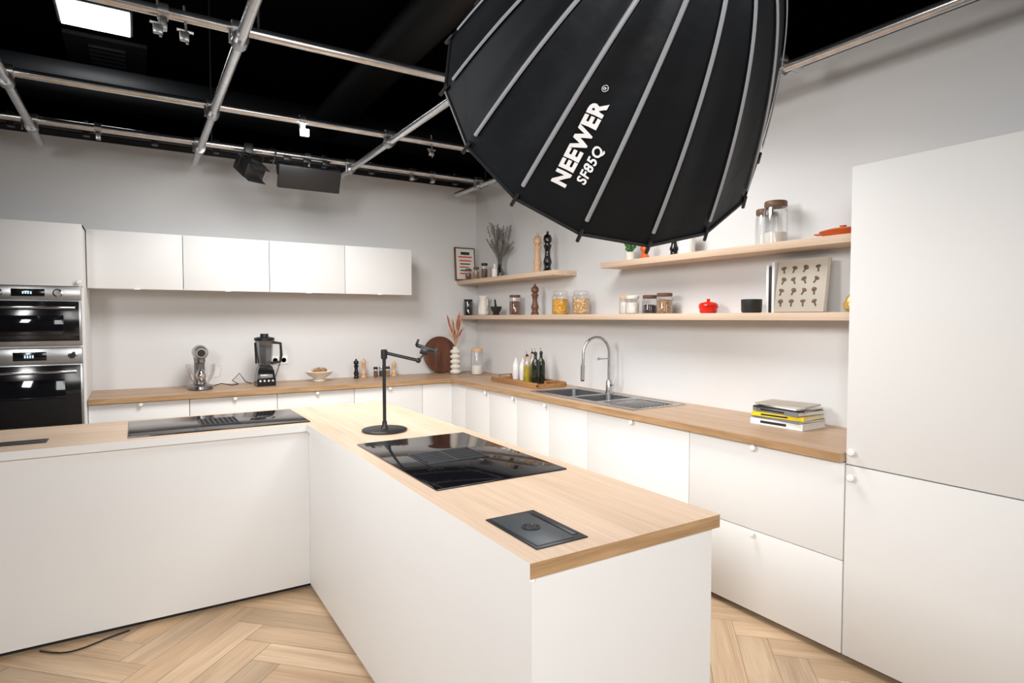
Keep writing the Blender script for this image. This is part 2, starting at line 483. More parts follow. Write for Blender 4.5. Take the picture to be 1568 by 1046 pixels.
# ------------------------------------------------------------------ island (L-shaped)
o = MB('kitchen_island')
TH = .038
def slab(o, x0, y0, x1, y1, top, faces, z1=ZC, th=TH):
    z0 = z1-th
    vs = [(x0, y0, z0), (x1, y0, z0), (x1, y1, z0), (x0, y1, z0), (x0, y0, z1), (x1, y0, z1), (x1, y1, z1), (x0, y1, z1)]
    o.add(vs, [[4, 5, 6, 7]], top); o.add(vs, [[3, 2, 1, 0]], top)
    o.add(vs, [[0, 1, 5, 4]], faces.get('-y', top)); o.add(vs, [[1, 2, 6, 5]], faces.get('+x', top))
    o.add(vs, [[2, 3, 7, 6]], faces.get('+y', top)); o.add(vs, [[3, 0, 4, 7]], faces.get('-x', top))
slab(o, .775, 1.16, 1.45, 4.02, 'oakY', {'-x': 'cab', '-y': 'edge', '+x': 'edgeY', '+y': 'edge'})
slab(o, -2.1, 3.35, .7745, 4.02, 'oakX', {'-y': 'cab', '+y': 'edge', '-x': 'edgeY'})
o.box(.787, 1.1905, .025, .805, 3.37, .8815, 'cab')
o.box(.786, 1.168, .0, 1.425, 1.19, .8815, 'cab')
o.box(1.40, 1.1905, .07, 1.424, 4.0, .8815, 'cab', .001)
o.box(-2.08, 3.37, .03, .7865, 3.388, .8815, 'cab')
o.box(-2.08, 3.98, .07, 1.42, 4.0, .881, 'cab', .001)
o.box(-2.08, 3.389, .07, -2.06, 3.98, .881, 'cab')
o.box(.82, 1.21, 0, 1.38, 3.96, .07, 'plinth_b'); o.box(-2.05, 3.41, 0, .82, 3.96, .07, 'plinth_b')
o.lathe((.79, 1.172, .872), [(.008, 0), (.008, .01)], 'white', 12)
o.done()

def hob(name, x0, y0, x1, y1, vent, alongx):
    o = MB(name)
    o.box(x0, y0, ZC+.0002, x1, y1, ZC+.006, 'hob', .002)
    a, b, c, d = vent
    z = ZC+.0065
    o.box(a, b, z-.002, c, d, z+.0005, 'vent')
    nn = 7
    if alongx:
        for i in range(nn):
            y = b+.022+(d-b-.044)*i/(nn-1); o.box(a+.012, y-.0025, z, c-.012, y+.0025, z+.003, 'slat', .0008)
    else:
        for i in range(nn):
            x = a+.022+(c-a-.044)*i/(nn-1); o.box(x-.0025, b+.012, z, x+.0025, d-.012, z+.003, 'slat', .0008)
    for q in ((a, b, c, b+.004), (a, d-.004, c, d), (a, b, a+.004, d), (c-.004, b, c, d), ((a+c)/2-.002, b, (a+c)/2+.002, d)): o.box(q[0], q[1], z, q[2], q[3], z+.0025, 'slat', .0005)
    return o
o = hob('induction_hob', .84, 1.82, 1.385, 2.68, (.95, 2.15, 1.23, 2.35), True)
for i in range(9): o.box(1.345, 1.9+i*.045, ZC+.006, 1.35, 1.915+i*.045, ZC+.0063, 'slat')
o.done()
o = hob('induction_hob', -.05, 3.42, .81, 3.945, (.28, 3.57, .47, 3.80), False); o.done()
def socket(name, x0, y0, x1, y1, z=ZC):
    o = MB(name)
    o.box(x0, y0, z+.0002, x1, y1, z+.004, 'sock2', .0015)
    o.box(x0+.01, y0+.012, z+.003, x1-.035, y1-.012, z+.0065, 'sock', .0015)
    o.box(x1-.028, y0+.03, z+.003, x1-.008, y1-.03, z+.0055, 'sock2', .001)
    cx, cy = (x0+x1-.025)/2, (y0+y1)/2
    o.lathe((cx, cy, z+.006), [(.026, 0), (.026, .003), (.022, .003), (.021, .001), (.016, .001), (.015, .0025), (.001, .0025)], 'sock2', 32)
    for s_ in (-1, 1): o.lathe((cx, cy+s_*.006, z+.0085), [(.002, 0), (.002, .001)], 'blk', 8)
    o.done()
socket('worktop_socket', .835, 1.22, 1.0, 1.48)
o = MB('worktop_socket'); o.box(-.75, 3.50, ZC+.0002, -.37, 3.60, ZC+.004, 'sock2', .0015); o.box(-.74, 3.51, ZC+.003, -.38, 3.59, ZC+.006, 'blk', .001); o.done()

o = MB('power_cable')
pts = []
for i in range(30):
    t = i/29; pts.append((-.40+.34*t, 3.36-.07*math.sin(math.pi*t)-.02*math.sin(2*math.pi*t), .006))
o.tube(pts, .004, 'blk', 6); o.done()

# phone arm stand
o = MB('phone_stand')
bx, by = 1.07, 2.95
o.lathe((bx, by, ZC), [(.112, 0), (.115, .003), (.115, .009), (.11, .012), (.02, .013), (.013, .03), (.012, .05)], 'blk', 40)
o.tube([(bx, by, ZC+.01), (bx, by, 1.325)], .009, 'blk', 12)
o.cyl((bx, by, 1.29), .016, .05, 'blk', 16, b=.003)
e1 = Vector((bx+.006, by, 1.322)); e2 = Vector((bx+.150, by-.09, 1.283)); e3 = Vector((bx+.19, by-.115, 1.34))
o.tube([e1, e2], .0085, 'blk', 10); o.ball(e2, .014, 'blk'); o.tube([e2, e3], .006, 'blk', 8); o.ball(e1, .015, 'blk'); o.ball(e3, .012, 'blk')
T = Matrix.Translation(e3) @ Matrix.Rotation(math.radians(-32), 4, 'Z') @ Matrix.Rotation(math.radians(18), 4, 'Y')
o.box(-.06, -.012, -.006, .045, .012, .012, 'blk', .003, T)
o.box(-.065, -.016, .0, -.055, .016, .035, 'blk', .002, T); o.box(.04, -.016, -.03, .05, .016, .02, 'blk', .002, T)
o.box(-.03, -.03, -.03, .01, -.018, .005, 'blk', .004, T)
o.done()

# ------------------------------------------------------------------ fitted run, right wall
XF = 2.58
WB = .002
o = MB('base_cabinets_right_wall')
o.box(XF+.018, 1.415, .09, XW-WB, 2.75, .881, 'cabin'); o.box(XF+.018, 3.94, .09, XW-WB, 5.2, .881, 'cabin')
o.box(XF+.018, 2.75, .09, XW-WB, 3.94, .70, 'cabin')
o.box(XF+.05, 1.415, 0, XW-WB, 5.2, .09, 'plinthw')
o.box(XF-.005, 5.197, .035, XF+.018, 5.232, .875, 'cab')
edges = [1.415, 2.275, 3.16, 3.605, 4.05, 4.5, 4.95, 5.195]
g = .0022
for i in range(len(edges)-1):
    a, b = edges[i]+g, edges[i+1]-g
    if i == 0:
        o.box(XF, a, .445+g, XF+.018, b, .875, 'cab', .0012); o.box(XF, a, .035, XF+.018, b, .445-g, 'cab', .0012)
        knob(o, (XF, 1.86, .43), 'x'); knob(o, (XF, 1.86, .862), 'x')
    else:
        o.box(XF, a, .035, XF+.018, b, .875, 'cab', .0012)
knob(o, (XF, 2.72, .862), 'x')
for y in (3.64, 4.09, 4.54): knob(o, (XF, y, .85), 'x')
o.done()
o = MB('base_cabinets_back_wall')
YF = 5.215
o.box(-.308, YF+.018, .09, XF, YW-WB, .881, 'cabin'); o.box(-.308, YF+.05, 0, XF, YW-WB, .09, 'plinthw')
ed = [-.31, .33, .97, 1.615, 2.265, 2.575]
for i in range(5):
    o.box(ed[i]+g, YF, .035, ed[i+1]-g, YF+.018, .875, 'cab', .0012)
    if i < 4: knob(o, ((ed[i]+ed[i+1])/2, YF, .862), 'y')
o.done()
SX0, SX1, SY0, SY1 = 2.62, 3.10, 2.77, 3.92
o = MB('worktop_wall_run')
FX, FY = 2.545, 5.18
def piece(x0, y0, x1, y1, m, f): slab(o, x0, y0, x1, y1, m, f)
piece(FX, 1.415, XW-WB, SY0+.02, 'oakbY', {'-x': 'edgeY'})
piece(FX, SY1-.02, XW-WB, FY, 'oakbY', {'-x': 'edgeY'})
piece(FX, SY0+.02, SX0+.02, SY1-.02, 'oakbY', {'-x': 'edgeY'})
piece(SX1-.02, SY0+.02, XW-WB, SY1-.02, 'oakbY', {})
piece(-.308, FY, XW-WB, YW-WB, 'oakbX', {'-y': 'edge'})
o.done()

o = MB('kitchen_sink')
z = ZC+.004
def tray(x0, y0, x1, y1, dep):
    def rr(x0, y0, x1, y1, r, zz, n=6):
        out = []
        for (cx, cy, a0) in ((x1-r, y1-r, 0), (x0+r, y1-r, 90), (x0+r, y0+r, 180), (x1-r, y0+r, 270)):
            for i in range(n+1):
                a = math.radians(a0+90*i/n); out.append((cx+r*math.cos(a), cy+r*math.sin(a), zz))
        return out
    rings = [rr(x0-.012, y0-.012, x1+.012, y1+.012, .02, z+.0012), rr(x0+.006, y0+.006, x1-.006, y1-.006, .045, z-.004),
             rr(x0+.012, y0+.012, x1-.012, y1-.012, .045, z-dep+.02*(dep > .05)), rr(x0+.03, y0+.03, x1-.03, y1-.03, .035, z-dep)]
    vs = sum(rings, []); n = len(rings[0]); fs = []
    for i in range(3):
        for j in range(n): fs.append([i*n+j, i*n+(j+1) % n, (i+1)*n+(j+1) % n, (i+1)*n+j])
    fs.append([3*n+j for j in range(n)])
    o.add(vs, fs, 'steeld' if dep > .05 else 'steel', True)
    if dep > .05:
        o.lathe(((x0+x1)/2, (y0+y1)/2, z-dep+.001), [(.04, 0), (.04, .003), (.03, .004), (.028, .001), (.001, .001)], 'steeld', 24)
b1 = (2.68, 3.50, 3.03, 3.88); b2 = (2.68, 3.20, 3.03, 3.46); b3 = (2.68, 2.80, 3.03, 3.15)
def rim(x0, y0, x1, y1): o.box(x0, y0, z-.0035, x1, y1, z+.001, 'steel')
rim(SX0, SY0, 2.68, SY1); rim(3.03, SY0, SX1, SY1)
rim(2.68, 3.88, 3.03, SY1); rim(2.68, 3.46, 3.03, 3.50); rim(2.68, 3.15, 3.03, 3.20); rim(2.68, SY0, 3.03, 2.80)
tray(*b1, .17); tray(*b2, .13); tray(*b3, .012)
for i in range(9):
    x = 2.715+i*.034; o.box(x, 2.85, z-.011, x+.012, 3.10, z-.001, 'steel', .003); o.box(x+.014, 2.85, z-.0115, x+.030, 3.10, z-.0105, 'slat')
for (a, b, c, d) in ((SX0, SY0, SX1, SY0+.006), (SX0, SY1-.006, SX1, SY1), (SX0, SY0, SX0+.006, SY1), (SX1-.006, SY0, SX1, SY1)):
    o.box(a, b, z, c, d, z+.004, 'chrome', .0015)
o.done()
o = MB('kitchen_faucet')
fx_, fy_ = 3.065, 3.50
o.lathe((fx_, fy_, z+.0015), [(.03, 0), (.03, .006), (.024, .012), (.022, .09), (.018, .1)], 'steel', 24)
pts = [(fx_, fy_, z+.09), (fx_, fy_, 1.24)]
for i in range(1, 13):
    a = math.pi*i/12; pts.append((fx_-.125+.125*math.cos(a), fy_, 1.24+.115*math.sin(a)))
pts += [(fx_-.252, fy_, 1.20), (fx_-.255, fy_, 1.14)]
o.tube(pts, .0105, 'steel', 14)
o.tube([(fx_-.255, fy_, 1.15), (fx_-.258, fy_, 1.04)], .016, 'steel', 16)
o.tube([(fx_-.258, fy_, 1.045), (fx_-.2585, fy_, 1.03)], .013, 'blk', 16)
o.tube([(fx_, fy_, 1.19), (fx_-.10, fy_+.002, 1.19)], .005, 'steel', 8)
o.tube([(fx_-.1, fy_+.002, 1.182), (fx_-.1, fy_+.002, 1.2)], .01, 'steel', 10)
o.tube([(fx_, fy_, .985), (fx_+.0, fy_-.05, .995)], .011, 'steel', 12)
o.tube([(fx_, fy_-.05, .99), (fx_+.02, fy_-.055, 1.05)], .005, 'steel', 8)
o.done()

# ------------------------------------------------------------------ tall pantry
o = MB('tall_pantry_cabinet')
yb = 1.411
o.box(XF+.02, -.6, .09, XW-WB, yb, 2.14, 'cab'); o.box(XF+.05, -.6, 0, XW-WB, yb, .09, 'plinthw')
o.box(XF+.0185, -.19, .86, XF+.0199, yb-.002, .88, 'cabin')  # dark strip stands in for shade in the door gap
for (a, b) in ((.62, yb), (-.19, .615)):
    o.box(XF, a+g, .035, XF+.018, b, .868, 'cab', .0012); o.box(XF, a+g, .873, XF+.018, b, 2.14, 'cab', .0012)
knob(o, (XF, yb-.03, .82), 'x'); knob(o, (XF, yb-.03, .93), 'x')
o.done()

# ------------------------------------------------------------------ wall cabinets
o = MB('wall_cabinets')
UY = 5.42
ux = [-.308, .317, .961, 1.605, 2.25]
o.box(-.308, UY+.021, 1.73, 2.248, YW-WB, 2.15, 'cab')
for i in range(4):
    o.box(ux[i]+g, UY, 1.722, ux[i+1]-g, UY+.018, 2.155, 'cab', .0012)
    if i: o.box(ux[i]-.01, UY+.0185, 1.74, ux[i]+.01, UY+.0205, 2.14, 'cabin')  # dark strip paints the shade between neighbouring doors
    xc = (ux[i]+ux[i+1])/2
    o.box(xc-.02, UY-.012, 1.716, xc+.02, UY+.002, 1.728, 'white', .003)
o.box(-.3, UY+.10, 1.722, 2.24, UY+.12, 1.73, 'white')
o.done()

# ------------------------------------------------------------------ oven column
o = MB('oven_column_cabinet')
CX0, CX1, CY = -.93, -.312, 5.17
o.box(CX0, CY+.02, .09, CX0+.018, YW-WB, 2.155, 'cab'); o.box(CX1-.018, CY+.02, .09, CX1, YW-WB, 2.155, 'cab')
o.box(CX0, CY+.02, 2.137, CX1, YW-WB, 2.155, 'cab'); o.box(CX0+.018, CY+.31, .09, CX1-.018, YW-WB, 2.137, 'cabin')
o.box(CX0+g, CY, 1.722, CX1-g, CY+.019, 2.155, 'cab', .0012)
o.box(CX0+.018, CY+.02, 1.72, CX1-.018, CY+.3, 1.73, 'cab'); o.box(CX0+.018, CY+.02, 1.295, CX1-.018, CY+.3, 1.31, 'cab')
o.box(CX0+g, CY, .035, CX1-g, CY+.019, .68, 'cab', .0012)
knob(o, (-.34, CY, 1.75), 'y')
o.box(CX0, CY+.05, 0, CX1, YW-WB, .09, 'plinthw')
for j in range(1, 4):
    a = CX0-.62*j; o.box(a, CY+.02, .09, a+.618, YW-WB, 2.155, 'cab'); o.box(a+g, CY, .035, a+.618-g, CY+.019, 2.155, 'cab', .0012); o.box(a, CY+.05, 0, a+.618, YW-WB, .09, 'plinthw')
o.done()
def oven(name, z0, z1, knobs, ctrl=.09):
    o = MB(name)
    x0, x1 = CX0+.02, CX1-.019
    y = CY-.004
    o.box(x0+.002, y+.02, z0, x1-.002, CY+.28, z1, 'steeld')
    o.box(x0, y, z1-ctrl, x1, y+.02, z1, 'steel', .002)
    o.box(x0, y, z0, x1, y+.02, z1-ctrl-.004, 'steel', .002)
    o.box(x0+.012, y-.003, z0+.03, x1-.012, y+.002, z1-ctrl-.012, 'blkgl', .002)
    o.box(x0+.10, y-.0045, z0+.07, x1-.10, y-.002, z1-ctrl-.11, 'hob', .002)
    zh = z1-ctrl-.055
    o.box(x0+.03, y-.045, zh-.009, x1-.03, y-.035, zh+.009, 'chrome', .003)
    for xx in (x0+.06, x1-.06): o.box(xx-.008, y-.038, zh-.006, xx+.008, y, zh+.006, 'steel', .002)
    xm = (x0+x1)/2
    o.box(xm-.09, y-.002, z1-ctrl*.78, xm+.09, y+.001, z1-ctrl*.22, 'blkgl', .001)
    for i in range(4): o.box(xm-.03+i*.014, y-.003, z1-ctrl*.6, xm-.022+i*.014, y-.0015, z1-ctrl*.42, 'dblue')
    for kx in knobs:
        T = Matrix.Translation((kx, y, z1-ctrl/2)) @ Matrix.Rotation(math.radians(90), 4, 'X')
        o.lathe((0, 0, 0), [(.028, 0), (.028, .003), (.022, .004), (.021, .022), (.018, .025), (.001, .025)], 'chrome', 28, T)
    o.done()
oven('compact_oven', 1.312, 1.718, (-.46, -.78))
oven('built_in_oven', .70, 1.292, (-.385, -.86), .105)

# ------------------------------------------------------------------ shelves
SFX = 2.94
def shelf(y0, y1, z1, th=.042):
    o = MB('wall_shelf'); o.box(SFX, y0, z1-th, XW-.001, y1, z1, 'shelf', .002); o.done()
shelf(4.05, YW-.001, 1.902); shelf(1.412, 3.46, 1.912); shelf(1.412, YW-.001, 1.53)

# ------------------------------------------------------------------ small items
def jar(name, x, y, z, r, h, lid='brown', content=None, fill=.75, lidh=.02, neck=.9, gl='glass'):
    o = MB(name)
    hb = h-lidh
    o.lathe((x, y, z), [(r*.9, 0), (r, .006), (r, hb*.86), (r*neck, hb*.95), (r*neck, hb)], gl, 28, capt=False)
    if content:
        f = hb*.86*fill
        o.lathe((x, y, z), [(r*.86, .004), (r*.93, .01), (r*.93, f), (r*.6, f+.006), (.001, f+.008)], content, 24)
    o.lathe((x, y, z+hb), [(r*neck*1.0, -.004), (r*neck*1.05, 0), (r*neck*1.05, lidh*.8), (r*neck*.97, lidh), (.001, lidh)], lid, 28)
    o.done()
def mill(name, x, y, z, h, r, k, seg=24):
    o = MB(name)
    P = [(1, 0), (1, .05), (.8, .08), (.72, .14), (.95, .22), (.95, .27), (.68, .36), (.58, .48), (.68, .56), (.9, .62), (.9, .66), (.55, .68), (.55, .70), (.9, .73), (.98, .80), (.85, .87), (.45, .915), (.2, .92), (.3, .95), (.3, .98), (.02, 1.)]
    o.lathe((x, y, z), [(a*r, b*h) for a, b in P], k, seg); o.done()
def bottle(name, x, y, z, r, h, body, cap, spout=True, fill=.7, content=None):
    o = MB(name)
    P = [(r*.92, 0), (r, .006), (r, h*.62), (r*.85, h*.7), (r*.38, h*.78), (r*.36, h*.9), (r*.42, h*.905), (r*.42, h*.93)]
    o.lathe((x, y, z), P, body, 24)
    if content: o.lathe((x, y, z), [(r*.85, .006), (r*.9, .012), (r*.9, h*.6*fill), (.001, h*.6*fill)], content, 20)
    o.lathe((x, y, z+h*.93), [(r*.42, 0), (r*.4, .012), (r*.12, .02)], cap, 16)
    if spout: o.tube([(x, y, z+h*.93+.015), (x-.004, y, z+h+.01), (x-.012, y, z+h+.03)], .003, 'steel', 8)
    o.done()
zl = 1.531; zu = 1.903; zr = 1.913
jar('dark_glass_jar', 3.03, 5.74, zl, .05, .17, 'blk', 'darkc', .6, gl='smoke')
o = MB('milk_jug')
o.lathe((3.06, 5.46, zl), [(.045, 0), (.055, .01), (.056, .06), (.042, .13), (.04, .16), (.05, .2), (.046, .2), (.036, .16)], 'cream', 28)
o.tube([(3.06, 5.415, zl+.17), (3.055, 5.37, zl+.16), (3.055, 5.365, zl+.1), (3.06, 5.405, zl+.05)], .006, 'cream', 8); o.done()
o = MB('mortar_and_pestle')
o.lathe((3.05, 5.18, zl), [(.035, 0), (.038, .01), (.03, .02), (.05, .05), (.06, .085), (.052, .085), (.03, .04), (.001, .035)], 'bookd', 28)
o.tube([(3.05, 5.18, zl+.045), (3.0, 5.12, zl+.15)], .008, 'bookd', 10, [.014, .008]); o.done()
jar('bean_jar', 3.07, 4.86, zl, .055, .19, 'brown', 'beans', .85)
mill('pepper_mill', 3.05, 4.49, zl, .28, .036, 'walnut')
jar('pasta_jar', 3.06, 4.12, zl, .072, .20, 'glass', 'yellow', .85, .025, .8)
jar('pasta_jar', 3.06, 3.84, zl, .072, .19, 'glass', 'pasta', .9, .025, .8)
jar('flour_jar', 3.08, 3.34, zl, .045, .13, 'beech', 'flour', .9)
jar('flour_jar', 3.02, 3.20, zl, .05, .13, 'cream', 'flour', .8)
jar('spice_jar', 3.05, 3.06, zl, .052, .13, 'brown', 'darkc', .6)
jar('grain_jar', 3.05, 2.92, zl, .055, .14, 'brown', 'seeds', .85)
o = MB('mini_casserole')
c = (3.05, 2.55, zl)
o.lathe(c, [(.045, 0), (.052, .006), (.056, .045), (.06, .048), (.058, .054), (.045, .066), (.012, .072), (.008, .076), (.012, .084), (.01, .09), (.001, .091)], 'red', 28)
for s_ in (-1, 1): o.box(3.038, 2.55+s_*.06-.012, zl+.034, 3.062, 2.55+s_*.06+.012, zl+.042, 'red', .003)
o.done()
o = MB('stoneware_bowl'); o.lathe((3.02, 2.215, zl), [(.05, 0), (.056, .008), (.058, .075), (.055, .078), (.052, .07), (.05, .02), (.001, .015)], 'bookd', 28); o.done()
o = MB('standing_books')
o.box(3.055, 2.095, zl, 3.17, 2.112, zl+.285, 'bookw', .002); o.box(3.05, 2.114, zl, 3.17, 2.128, zl+.26, 'bookd', .002)
o.box(3.055, 2.13, zl, 3.17, 2.148, zl+.27, 'bookw', .002)
o.done()
o = MB('cookbook')
T = rotT((3.05, 1.95, zl), 'Y', 8)
o.box(3.045, 1.80, zl+.002, 3.049, 2.09, zl+.295, 'bookb', .001, T); o.box(3.05, 1.804, zl+.006, 3.072, 2.086, zl+.291, 'paper', 0, T); o.box(3.073, 1.80, zl+.002, 3.077, 2.09, zl+.295, 'bookb', .001, T)
for i in range(4):
    for j in range(4):
        yy = 2.055-.066*i+random.uniform(-.006, .006); zz = zl+.05+.062*j
        TT = T @ Matrix.Translation((3.0445, yy, zz)) @ Matrix.Rotation(math.radians(-90), 4, 'Y') @ Matrix.Rotation(random.uniform(-.6, .6), 4, 'Z')
        o.lathe((.012, 0, 0), [(.016, 0), (.015, .0006)], 'mush', 14, TT, sx=random.uniform(.5, .8), sy=random.uniform(.9, 1.1))
        o.box(-.018, -.005, 0, .008, .005, .0006, 'mush', 0, TT)
o.done()
o = MB('ceramic_pear'); o.lathe((3.02, 1.635, zl), [(.02, 0), (.04, .016), (.044, .04), (.03, .07), (.016, .09), (.01, .10), (.001, .104)], 'gold', 24); o.tube([(3.02, 1.635, zl+.10), (3.015, 1.63, zl+.12)], .003, 'brown', 6); o.done()

o = MB('framed_print')
T = rotT((3.02, 5.78, zu), 'X', -5)
o.box(2.90, 5.775, zu, 3.145, 5.795, zu+.36, 'brown', .003, T); o.box(2.915, 5.771, zu+.015, 3.13, 5.776, zu+.345, 'cream', 0, T)
o.box(2.94, 5.769, zu+.25, 3.105, 5.772, zu+.262, 'red', 0, T)
for i in range(5): o.box(2.95+.01*(i % 2), 5.769, zu+.21-.035*i, 3.095-.015*(i % 3), 5.772, zu+.222-.035*i, 'bookd' if i % 2 else 'red', 0, T)
o.box(2.97, 5.769, zu+.28, 3.075, 5.772, zu+.31, 'bookd', 0, T)
o.done()
jar('spice_jar', 2.99, 5.66, zu, .032, .12, 'brown', 'beans', .8)
jar('spice_jar', 3.02, 5.54, zu, .032, .13, 'brown', 'seeds', .8)
jar('spice_jar', 3.04, 5.40, zu, .035, .16, 'blk', 'beans', .8)
o = MB('lavender_vase')
vx, vy = 3.08, 5.16
o.lathe((vx, vy, zu), [(.03, 0), (.045, .01), (.05, .05), (.03, .09), (.02, .11), (.026, .13)], 'smoke', 24)
for i in range(46):
    a = random.uniform(0, 6.28); s_ = random.uniform(.03, .17); h = random.uniform(.28, .52)
    tx, ty = vx+s_*math.cos(a)*.8, vy+s_*math.sin(a)*1.2
    tx = min(tx, 3.15)
    p0 = Vector((vx, vy, zu+.03)); p1 = Vector(((vx+tx)/2*.5+vx*.5, (vy+ty)/2*.5+vy*.5, zu+.2)); p2 = Vector((tx, ty, zu+h))
    o.tube([p0, p1, p2], .0017, 'sage', 5)
    d = (p2-p1).normalized()
    for q in range(6):
        b = p2-d*.02*q; o.ball(b, .0075, 'sage', seg=6)
        e = b+Vector((random.uniform(-.02, .02), random.uniform(-.02, .02), .012)); o.tube([b, e], .0025, 'sage', 4)
o.done()
bottle('ceramic_bottle', 2.98, 5.09, zu, .028, .12, 'cream', 'cream', False)
mill('pepper_mill', 3.05, 4.45, zu, .36, .038, 'beech')
mill('pepper_mill', 3.06, 4.31, zu, .36, .038, 'blkgl')
o = MB('potted_succulent')
o.lathe((3.05, 3.26, zr), [(.028, 0), (.038, .06), (.04, .065), (.034, .065), (.03, .05), (.001, .05)], 'cream', 24)
for i in range(40):
    a = random.uniform(0, 6.28); s_ = random.uniform(.01, .055); h = random.uniform(.08, .15)
    p = Vector((3.05+s_*math.cos(a), 3.26+s_*math.sin(a), zr+h))
    o.tube([(3.05, 3.26, zr+.05), p], .003, 'green', 5, [.002, .006]); o.ball(p, .009, 'green', seg=6)
o.done()
o = MB('ceramic_figurine'); o.lathe((3.04, 3.10, zr), [(.03, 0), (.034, .01), (.02, .04), (.034, .07), (.03, .09), (.012, .11), (.001, .115)], 'orange', 20); o.done()
mill('salt_mill', 3.05, 2.84, zr, .2, .03, 'blkgl')
o = MB('white_canister'); o.lathe((3.05, 2.73, zr), [(.05, 0), (.052, .005), (.052, .12), (.054, .121), (.054, .145), (.05, .15), (.001, .15)], 'white', 28); o.done()
jar('storage_jar', 3.12, 2.21, zr, .05, .22, 'brown', None, lidh=.03)
jar('storage_jar', 3.05, 2.09, zr, .064, .24, 'brown', 'flour', .35, lidh=.03)
o = MB('terracotta_casserole')
o.lathe((3.07, 1.72, zr), [(.07, 0), (.08, .006), (.095, .030), (.10, .033), (.095, .038), (.06, .046), (.015, .048), (.012, .054), (.016, .06), (.001, .062)], 'orange', 32, sx=.8, sy=1.2)
for s_ in (-1, 1): o.box(3.05, 1.72+s_*.125-.02, zr+.022, 3.09, 1.72+s_*.125+.02, zr+.032, 'orange', .004)
o.done()

# ------------------------------------------------------------------ back counter items
z = ZC+.001
o = MB('stand_mixer')
mx, my = .43, 5.50
o.lathe((mx, my, z), [(.085, 0), (.09, .006), (.088, .028), (.075, .036)], 'steeld', 32, sx=1.05, sy=1.5)
o.lathe((mx, my+.07, z+.03), [(.05, 0), (.042, .06), (.04, .2), (.05, .25)], 'steeld', 24)
o.lathe((mx, my-.05, z+.045), [(.05, 0), (.055, .01), (.085, .05), (.105, .11), (.11, .16), (.112, .16)], 'glass', 32, capt=False)
o.tube([(mx+.108, my-.05, z+.19), (mx+.15, my-.05, z+.18), (mx+.14, my-.05, z+.1), (mx+.095, my-.05, z+.09)], .006, 'glass', 8)
T = Matrix.Translation((mx, my-.02, z+.30)) @ Matrix.Rotation(math.radians(90), 4, 'X')
o.lathe((0, 0, -.14), [(.001, 0), (.03, .003), (.055, .03), (.06, .1), (.058, .18), (.05, .23), (.04, .245), (.038, .25), (.001, .25)], 'steel', 28, T)
o.lathe((0, 0, .112), [(.028, 0), (.028, .012), (.001, .012)], 'blk', 24, T)
o.lathe((mx, my-.05, z+.16), [(.012, 0), (.012, .05), (.035, .06), (.035, .09)], 'steeld', 20)
o.lathe((mx, my-.05, z+.06), [(.004, 0), (.035, .03), (.04, .06), (.02, .1), (.006, .11)], 'chrome', 16)
o.done()
o = MB('blender')
bx, by = .925, 5.50
o.lathe((bx, by, z), [(.10, 0), (.108, .008), (.105, .06), (.09, .13), (.075, .16), (.07, .17)], 'blkgl', 4, T=rotT((bx, by, z), 'Z', 45), smooth=False)
for i in range(4):
    o.lathe((bx-.05+i*.033, by-.079, z+.045), [(.009, 0), (.009, .006)], 'steel', 14, T=rotT((bx-.05+i*.033, by-.079, z+.045), 'X', 80))
o.box(bx-.05, by-.078, z+.07, bx+.05, by-.066, z+.10, 'steel', .002)
o.lathe((bx, by, z+.17), [(.05, 0), (.055, .01), (.065, .1), (.075, .22), (.078, .22)], 'smoke', 8, capt=False)
o.lathe((bx, by, z+.385), [(.078, 0), (.082, .004), (.082, .025), (.05, .032), (.035, .033), (.033, .06), (.001, .06)], 'blk', 24)
o.tube([(bx+.07, by, z+.37), (bx+.13, by-.01, z+.36), (bx+.135, by-.01, z+.26), (bx+.125, by-.01, z+.2), (bx+.055, by, z+.19)], .012, 'blk', 10)
o.tube([(bx-.068, by, z+.19), (bx-.075, by, z+.37)], .008, 'blk', 8)
o.done()
o = MB('appliance_cable')
o.tube([(.54, 5.6, z+.01), (.6, 5.66, z+.02), (.68, 5.62, z+.005), (.74, 5.7, z+.005), (.70, 5.76, z+.03), (.76, 5.78, z+.09), (.8, 5.72, z+.02), (.84, 5.68, z+.006)], .004, 'blk', 8)
o.tube([(1.0, 5.62, z+.006), (1.04, 5.72, z+.02), (1.09, 5.80, z+.12), (1.11, 5.80, 1.10)], .004, 'blk', 8)
o.done()
o = MB('wall_outlet')
for x in (1.07, 1.145):
    o.box(x-.037, YW-.009, 1.075, x+.037, YW-.001, 1.15, 'white', .003)
    T = Matrix.Translation((x, YW-.009, 1.112)) @ Matrix.Rotation(math.radians(90), 4, 'X')
    o.lathe((0, 0, 0), [(.024, 0), (.022, .002), (.02, -.004), (.001, -.004)], 'white', 24, T)
    for s_ in (-1, 1): o.lathe((s_*.009, 0, 0), [(.003, -.003), (.003, .0005)], 'blk', 8, T)
o.done()
o = MB('fruit_bowl')
c = (1.41, 5.60, z)
o.lathe(c, [(.055, 0), (.06, .006), (.045, .02), (.05, .03), (.10, .06), (.125, .09), (.12, .095), (.09, .07), (.04, .05), (.001, .045)], 'cream', 36)
for i in range(12):
    a = i*2.4; r_ = .02+.055*((i % 4)/3)
    o.ball((c[0]+r_*math.cos(a), c[1]+r_*math.sin(a), z+.088+.014*(i % 2)), .026, 'acacia' if i % 3 else 'straw', sx=1.3, sy=.9, sz=.8, seg=12)
o.done()
mill('salt_mill', 1.78, 5.68, z, .19, .026, 'blkgl'); mill('salt_mill', 1.86, 5.70, z, .19, .026, 'beech')
jar('spice_jar', 1.98, 5.70, z, .022, .10, 'blk', 'beans', .8); jar('spice_jar', 2.04, 5.71, z, .022, .10, 'steel', 'darkc', .8)
